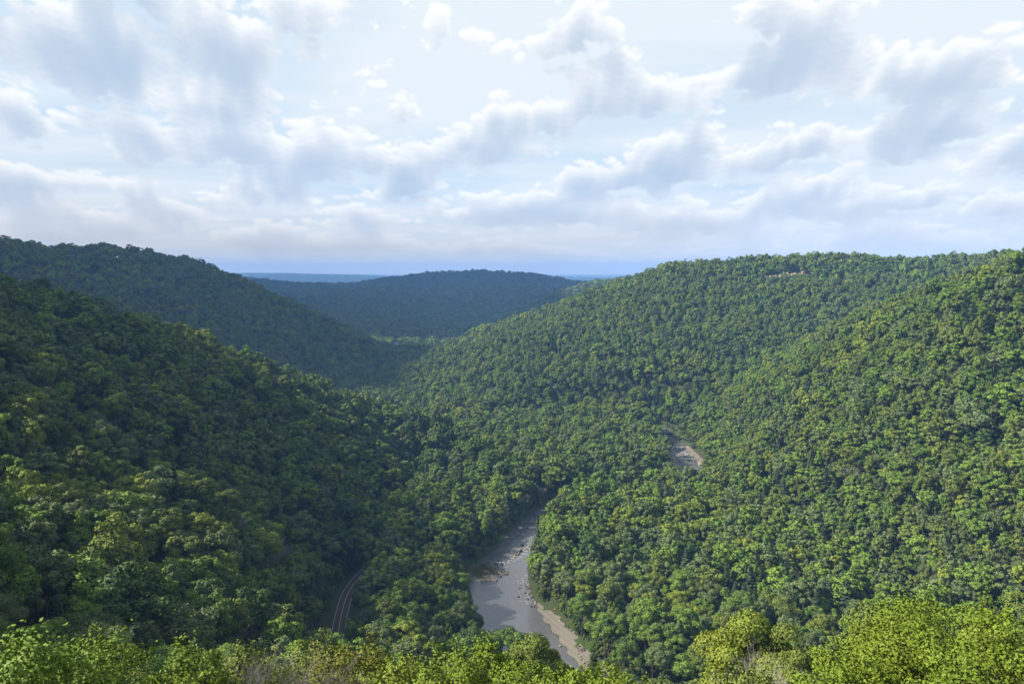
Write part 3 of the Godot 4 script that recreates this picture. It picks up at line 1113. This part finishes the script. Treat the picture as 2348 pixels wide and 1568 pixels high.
func make_rocks() -> void:
	var rng := RandomNumberGenerator.new()
	rng.seed = 61
	for k in 5:
		rock_shapes.append(rock_mesh(rng, 0.7))
	# gravel bar right of the pool, gravel island at its head, shore of the upper pond
	sheet("gravel_bar", func(f): return Vector2(creek_edge(f, 1) - 1.0 + 0.9 * sin(f * 0.53), creek_edge(f, 1) + 8.5 * clampf((414.0 - f) / 30.0, 0.15, 1.0) + 1.6 * sin(f * 0.31) + 1.2 * sin(f * 0.83)), 296, 412, M["gravel"], "pale gravel bar along the right side of the pool", 0.3, -0.2)
	sheet("gravel_island", func(f): var q := sqrt(maxf(0.02, 1.0 - pow((f - 453.0) / 16.0, 2.0))); return Vector2(-20.0 - 9.0 * q, -18.0 + 11.0 * q + 1.5 * sin(f * 0.6)), 438, 468, M["gravel"], "stony island at the head of the pool", 0.35, 0.05)
	sheet("gravel_shore", func(f): return Vector2(creek_edge(f, 1) - 3.0, creek_edge(f, 1) + 4.0), 690, 800, M["gravel"], "pale stony shore of the upper pond", 0.3, -0.1)
	sheet("gravel_shore_001", func(f): return Vector2(112.0 + 4.0 * sin(f), 140.0), 640, 662, M["gravel"], "small gravel patch left of the upper pond", 0.5, 0.3)
	for k in 46:
		var t := rng.randf()
		var x := lerpf(-26.0, 12.0, t) + rng.randfn() * 1.2
		var f := lerpf(462.0, 500.0, t * t) + rng.randfn() * 4.0
		boulder(x, f, 0.05, rng.randf_range(0.45, 1.25), "in the white riffle above the pool", "boulders in the riffle", rng)
	for k in 22:
		boulder(rng.randf_range(-28.0, -2.0), rng.randf_range(436.0, 462.0), 0.35, rng.randf_range(0.4, 1.0), "on the stony island", "boulders on the stony island", rng, rng.randi() % 2)
	for k in 28:
		var f := rng.randf_range(400.0, 448.0)
		boulder(creek_edge(f, 1) - absf(rng.randfn()) * 3.5, f, 0.1, rng.randf_range(0.35, 0.95), "along the pool's right edge", "boulders at the pool's right edge", rng)
	for k in 28:
		var f := rng.randf_range(305.0, 402.0)
		var x := creek_edge(f, 1) + rng.randf_range(-3.0, 8.0)
		boulder(x, f, maxf(ground_at(x, f), 0.0) + 0.3, rng.randf_range(0.3, 0.8), "on the gravel bar", "stones on the gravel bar", rng)
	for k in 44:
		var f := rng.randf_range(715.0, 800.0)
		var right := rng.randf() < 0.6
		var x := creek_edge(f, 1) + rng.randf_range(-4.0, 3.0) if right else rng.randf_range(creek_edge(f, -1), creek_edge(f, 1))
		boulder(x, f, maxf(ground_at(x, f), 0.0) + 0.2, rng.randf_range(0.6, 1.7), "in the rapids of the upper pond" if not right else "on the upper pond's right shore", "boulders at the upper pond", rng, rng.randi() % 2)
	# broken white water
	var foam := Leaves.new()
	var spots := []
	for k in 260:
		var t := rng.randf()
		spots.append([lerpf(-26.0, 13.0, t) + rng.randfn() * 1.5, lerpf(458.0, 498.0, t * t) + rng.randfn() * 4.5, 0.8])
	for k in 90:
		var f := rng.randf_range(408.0, 452.0)
		spots.append([creek_edge(f, 1) - 4.0 + rng.randfn() * 3.0, f, 0.6])
	for k in 260:
		var f := rng.randf_range(735.0, 800.0)
		spots.append([rng.randf_range(creek_edge(f, -1) + 1.0, creek_edge(f, 1) - 1.0), f, 1.0])
	for q in spots:
		var c := Vector3(q[0], 0.02, -q[1])
		var turn := rng.randf() * TAU
		var s: float = q[2] * rng.randf_range(0.3, 0.95)
		for i in 6:
			var a0 := TAU * i / 6.0
			var a1 := TAU * (i + 1) / 6.0
			var p0 := c + Vector3(cos(a0) * s, 0, sin(a0) * s * 0.5).rotated(Vector3.UP, turn) * 0.9
			var p1 := c + Vector3(cos(a1) * s, 0, sin(a1) * s * 0.5).rotated(Vector3.UP, turn) * 0.9
			var top := c + Vector3(0, 0.22 * s, 0)
			foam.v.append_array([top, p0, p1])
			var nn := (p1 - top).cross(p0 - top).normalized()
			if nn.y < 0.0:
				nn = -nn
			foam.n.append_array([nn, nn, nn])
			foam.c.append_array([Color.WHITE, Color.WHITE, Color.WHITE])
	var fo := part("white_water", leaf_mesh(foam, null), M["foam"], self)
	tag(fo, "white broken water in the rapids of the creek", "water")
	fo.set_meta("kind", "stuff")
	# dry grass on the island
	var grass := Leaves.new()
	for k in 900:
		var c := Vector2(-20, 455) + Vector2(rng.randfn() * 5.0, rng.randfn() * 5.5)
		var p := Vector3(c.x, 0.3, -c.y)
		for b in 4:
			grass.card(p + Vector3(rng.randf_range(-0.3, 0.3), 0.35, rng.randf_range(-0.3, 0.3)), Vector3(rng.randfn(), 0.6, rng.randfn()).normalized(), 0.42, Color.WHITE * rng.randf_range(0.8, 1.25), rng, 0.4)
	var go := part("grass", leaf_mesh(grass, null), M["tussock"], self)
	tag(go, "dry yellow-green grass tufts on the stony island", "grass")
	go.set_meta("kind", "stuff")
	var small := make_deciduous(rng, 12, 200, 0.3, 4)
	for q in [[-19.0, 462.0, 0.28, "small bushy shrub on the stony island above the pool"], [33.0, 352.0, 0.3, "small dark bush standing on the gravel bar"], [40.0, 330.0, 0.36, "larger dark bush at the near end of the gravel bar"], [30.0, 372.0, 0.2, "low bush at the upper end of the gravel bar"]]:
		var o := thing("shrub", Vector3(q[0], ground_at(q[0], q[1]), -q[1]), q[3], "shrub", "shrubs by the creek")
		o.scale = Vector3.ONE * q[2]
		o.position.y -= 5.5 * q[2]
		part("stem", small[1], null, o)
		part("foliage", small[0], M["leaf mid-green"], o)
	# bushes that close the forest edge along the water and the road
	var kinds := [small, make_deciduous(rng, 12, 200, 0.3, 4), make_deciduous(rng, 14, 200, 0.3, 4)]
	var tried := 0
	var made := 0
	while tried < 4000 and made < 290:
		tried += 1
		var f := rng.randf_range(325.0, 560.0)
		var where: int = [0, 0, 1, 1, 2][rng.randi() % 5]
		var x := 0.0
		var place := ""
		if where == 0:
			x = creek_edge(f, -1) - rng.randf_range(2.0, 9.0)
			place = "on the creek's left bank"
		elif where == 1:
			x = creek_edge(f, 1) + rng.randf_range(2.0, 9.0) + (7.0 if f < 405.0 else 0.0)
			place = "on the creek's right bank"
		else:
			f = rng.randf_range(330.0, 420.0)
			x = near_road_x(f) + (7.0 + rng.randf() * 5.0) * (1.0 if rng.randf() < 0.5 else -1.0)
			place = "beside the road"
		if f > 435.0 and f < 470.0 and x < 0.0 and x > -34.0:
			continue
		var p := Vector3(x, ground_at(x, f), -f)
		var size := rng.randf_range(0.2, 0.46)
		if hidden_by(x, f, p.y + 4.0) > 0.02:
			continue
		var tn: int = [0, 2, 3, 5][rng.randi() % 4]
		var o := thing("bush", p - Vector3(0, 9.0 * size, 0), place, "shrub", "bushes along the creek and the road")
		o.rotation.y = rng.randf() * TAU
		o.scale = Vector3(size, size * rng.randf_range(0.9, 1.2), size)
		var m: Array = kinds[rng.randi() % 3]
		part("stem", m[1], null, o)
		part("foliage", m[0], M["leaf " + tones[tn][0]], o)
		called.append([o, "%s %s bush %s" % ["large" if size > 0.35 else "mid-sized" if size > 0.27 else "small", tones[tn][0], place], seen_at(p).x])
		made += 1
	# pale ledge near the top of the far right hill
	var ledge := ledge_at
	var lo := thing("rock_ledge", ledge - Vector3(0, 5, 0), "pale rock ledge among trees near the top of the right-hand hill", "rock")
	for k in 11:
		var x := (k - 5) * 6.2 + rng.randf_range(-1.5, 1.5)
		var b := part("rock", rock_shapes[k % 5], M["rock 1"], lo)
		var g := ground_at(ledge.x + x, -ledge.z)
		b.position = Vector3(x, g - lo.position.y + 4.5, rng.randf_range(-1.5, 1.5))
		b.scale = Vector3(rng.randf_range(3.6, 6.8), rng.randf_range(5.5, 9.8), 3.4)
		b.rotation.y = rng.randf_range(-0.4, 0.4)

func near_road_x(f: float) -> float:
	for i in road.size() - 1:
		if f >= road[i].y and f < road[i + 1].y:
			return lerpf(road[i].x, road[i + 1].x, (f - road[i].y) / (road[i + 1].y - road[i].y))
	return road[0].x

func creek_edge(f: float, side: int) -> float:      # x of the water's edge on that side
	for i in creek.size() - 1:
		var a: Vector2 = creek[i][0]
		var b: Vector2 = creek[i + 1][0]
		if f <= a.y and f >= b.y:
			var t := (a.y - f) / maxf(a.y - b.y, 0.01)
			var slant := Vector2(b.x - a.x, a.y - b.y).normalized().y
			return lerpf(a.x, b.x, t) + side * lerpf(creek[i][1], creek[i + 1][1], t) / maxf(slant, 0.5)
	return 0.0

func box(called: String, size: Vector3, at: Vector3, mat: String, parent: Node) -> MeshInstance3D:
	var m := BoxMesh.new()
	m.size = size
	var o := part(called, m, M[mat], parent)
	o.position = at
	return o

func make_house() -> void:
	var y := ground_at(house_at.x, -house_at.z)
	print("house ", house_at)
	var h := thing("house", Vector3(house_at.x, y, house_at.z), "small white house with a dark roof far down the valley", "house")
	box("wall", Vector3(13, 5.0, 8), Vector3(0, 2.3, 0), "white siding", h)
	var v := PackedVector3Array()
	var n := PackedVector3Array()
	var c := [Vector3(-7, 4.7, 4.6), Vector3(7, 4.7, 4.6), Vector3(7, 7.6, 0), Vector3(-7, 7.6, 0), Vector3(-7, 4.7, -4.6), Vector3(7, 4.7, -4.6)]
	for t in [[0, 3, 1], [1, 3, 2], [3, 4, 2], [2, 4, 5], [0, 4, 3], [1, 2, 5], [0, 1, 4], [1, 5, 4]]:
		var nn: Vector3 = (c[t[2]] - c[t[0]]).cross(c[t[1]] - c[t[0]]).normalized()
		if nn.dot((c[t[0]] + c[t[1]] + c[t[2]]) / 3.0 - Vector3(0, 5.6, 0)) < 0.0:
			nn = -nn
			v.append_array([c[t[0]], c[t[2]], c[t[1]]])
		else:
			v.append_array([c[t[0]], c[t[1]], c[t[2]]])
		n.append_array([nn, nn, nn])
	part("roof", mesh_of(v, n), M["dark roof"], h)
	for x in [-4.2, 4.2]:
		box("window", Vector3(1.2, 1.5, 0.1), Vector3(x, 2.8, 4.05), "window glass", h)
	box("door", Vector3(1.0, 2.1, 0.1), Vector3(0, 1.05, 4.05), "dark roof", h)


# ---------------------------------------------------------------- clouds whose shadows lie on the far hill and the left ridge

func cloud_mesh(lx: float, lf: float, thick: float, seed_: int) -> ArrayMesh:
	var n1 := FastNoiseLite.new()
	n1.seed = seed_
	n1.frequency = 0.9
	n1.fractal_octaves = 4
	var sm := SphereMesh.new()
	sm.radial_segments = 72
	sm.rings = 36
	sm.radius = 1.0
	sm.height = 2.0
	var a := sm.get_mesh_arrays()
	var v: PackedVector3Array = a[Mesh.ARRAY_VERTEX]
	for i in v.size():
		var d := v[i].normalized()
		var k := 1.0 + 0.45 * n1.get_noise_3dv(d * 1.5) + 0.18 * absf(n1.get_noise_3dv(d * 5.0))
		v[i] = Vector3(d.x * lx * k, (maxf(d.y, -0.25)) * thick * k, d.z * lf * k)
	a[Mesh.ARRAY_VERTEX] = v
	a[Mesh.ARRAY_TANGENT] = null
	a[Mesh.ARRAY_NORMAL] = null
	var st := SurfaceTool.new()
	st.create_from_arrays(a)
	st.generate_normals()
	return st.commit()

func make_clouds() -> void:
	var el := deg_to_rad(SUN_EL)
	var az := deg_to_rad(SUN_AZ)
	var to_sun := Vector3(sin(az) * cos(el), sin(el), -cos(az) * cos(el))
	# where the shadow lies, half widths across and along, height of the cloud
	for q in [[Vector3(-900, 80, -4300), 2000.0, 2250.0, 3900.0, 3], [Vector3(-680, 130, -1380), 330.0, 430.0, 3600.0, 8], [Vector3(-215, 70, -390), 95.0, 190.0, 3600.0, 21]]:
		var o := setting(numbered("cloud"), cloud_mesh(q[1], q[2], minf(300.0, q[1] * 0.5), q[4]), M["cloud"], "cumulus cloud drifting high over the valley")
		o.position = q[0] + to_sun * ((q[3] - q[0].y) / to_sun.y)
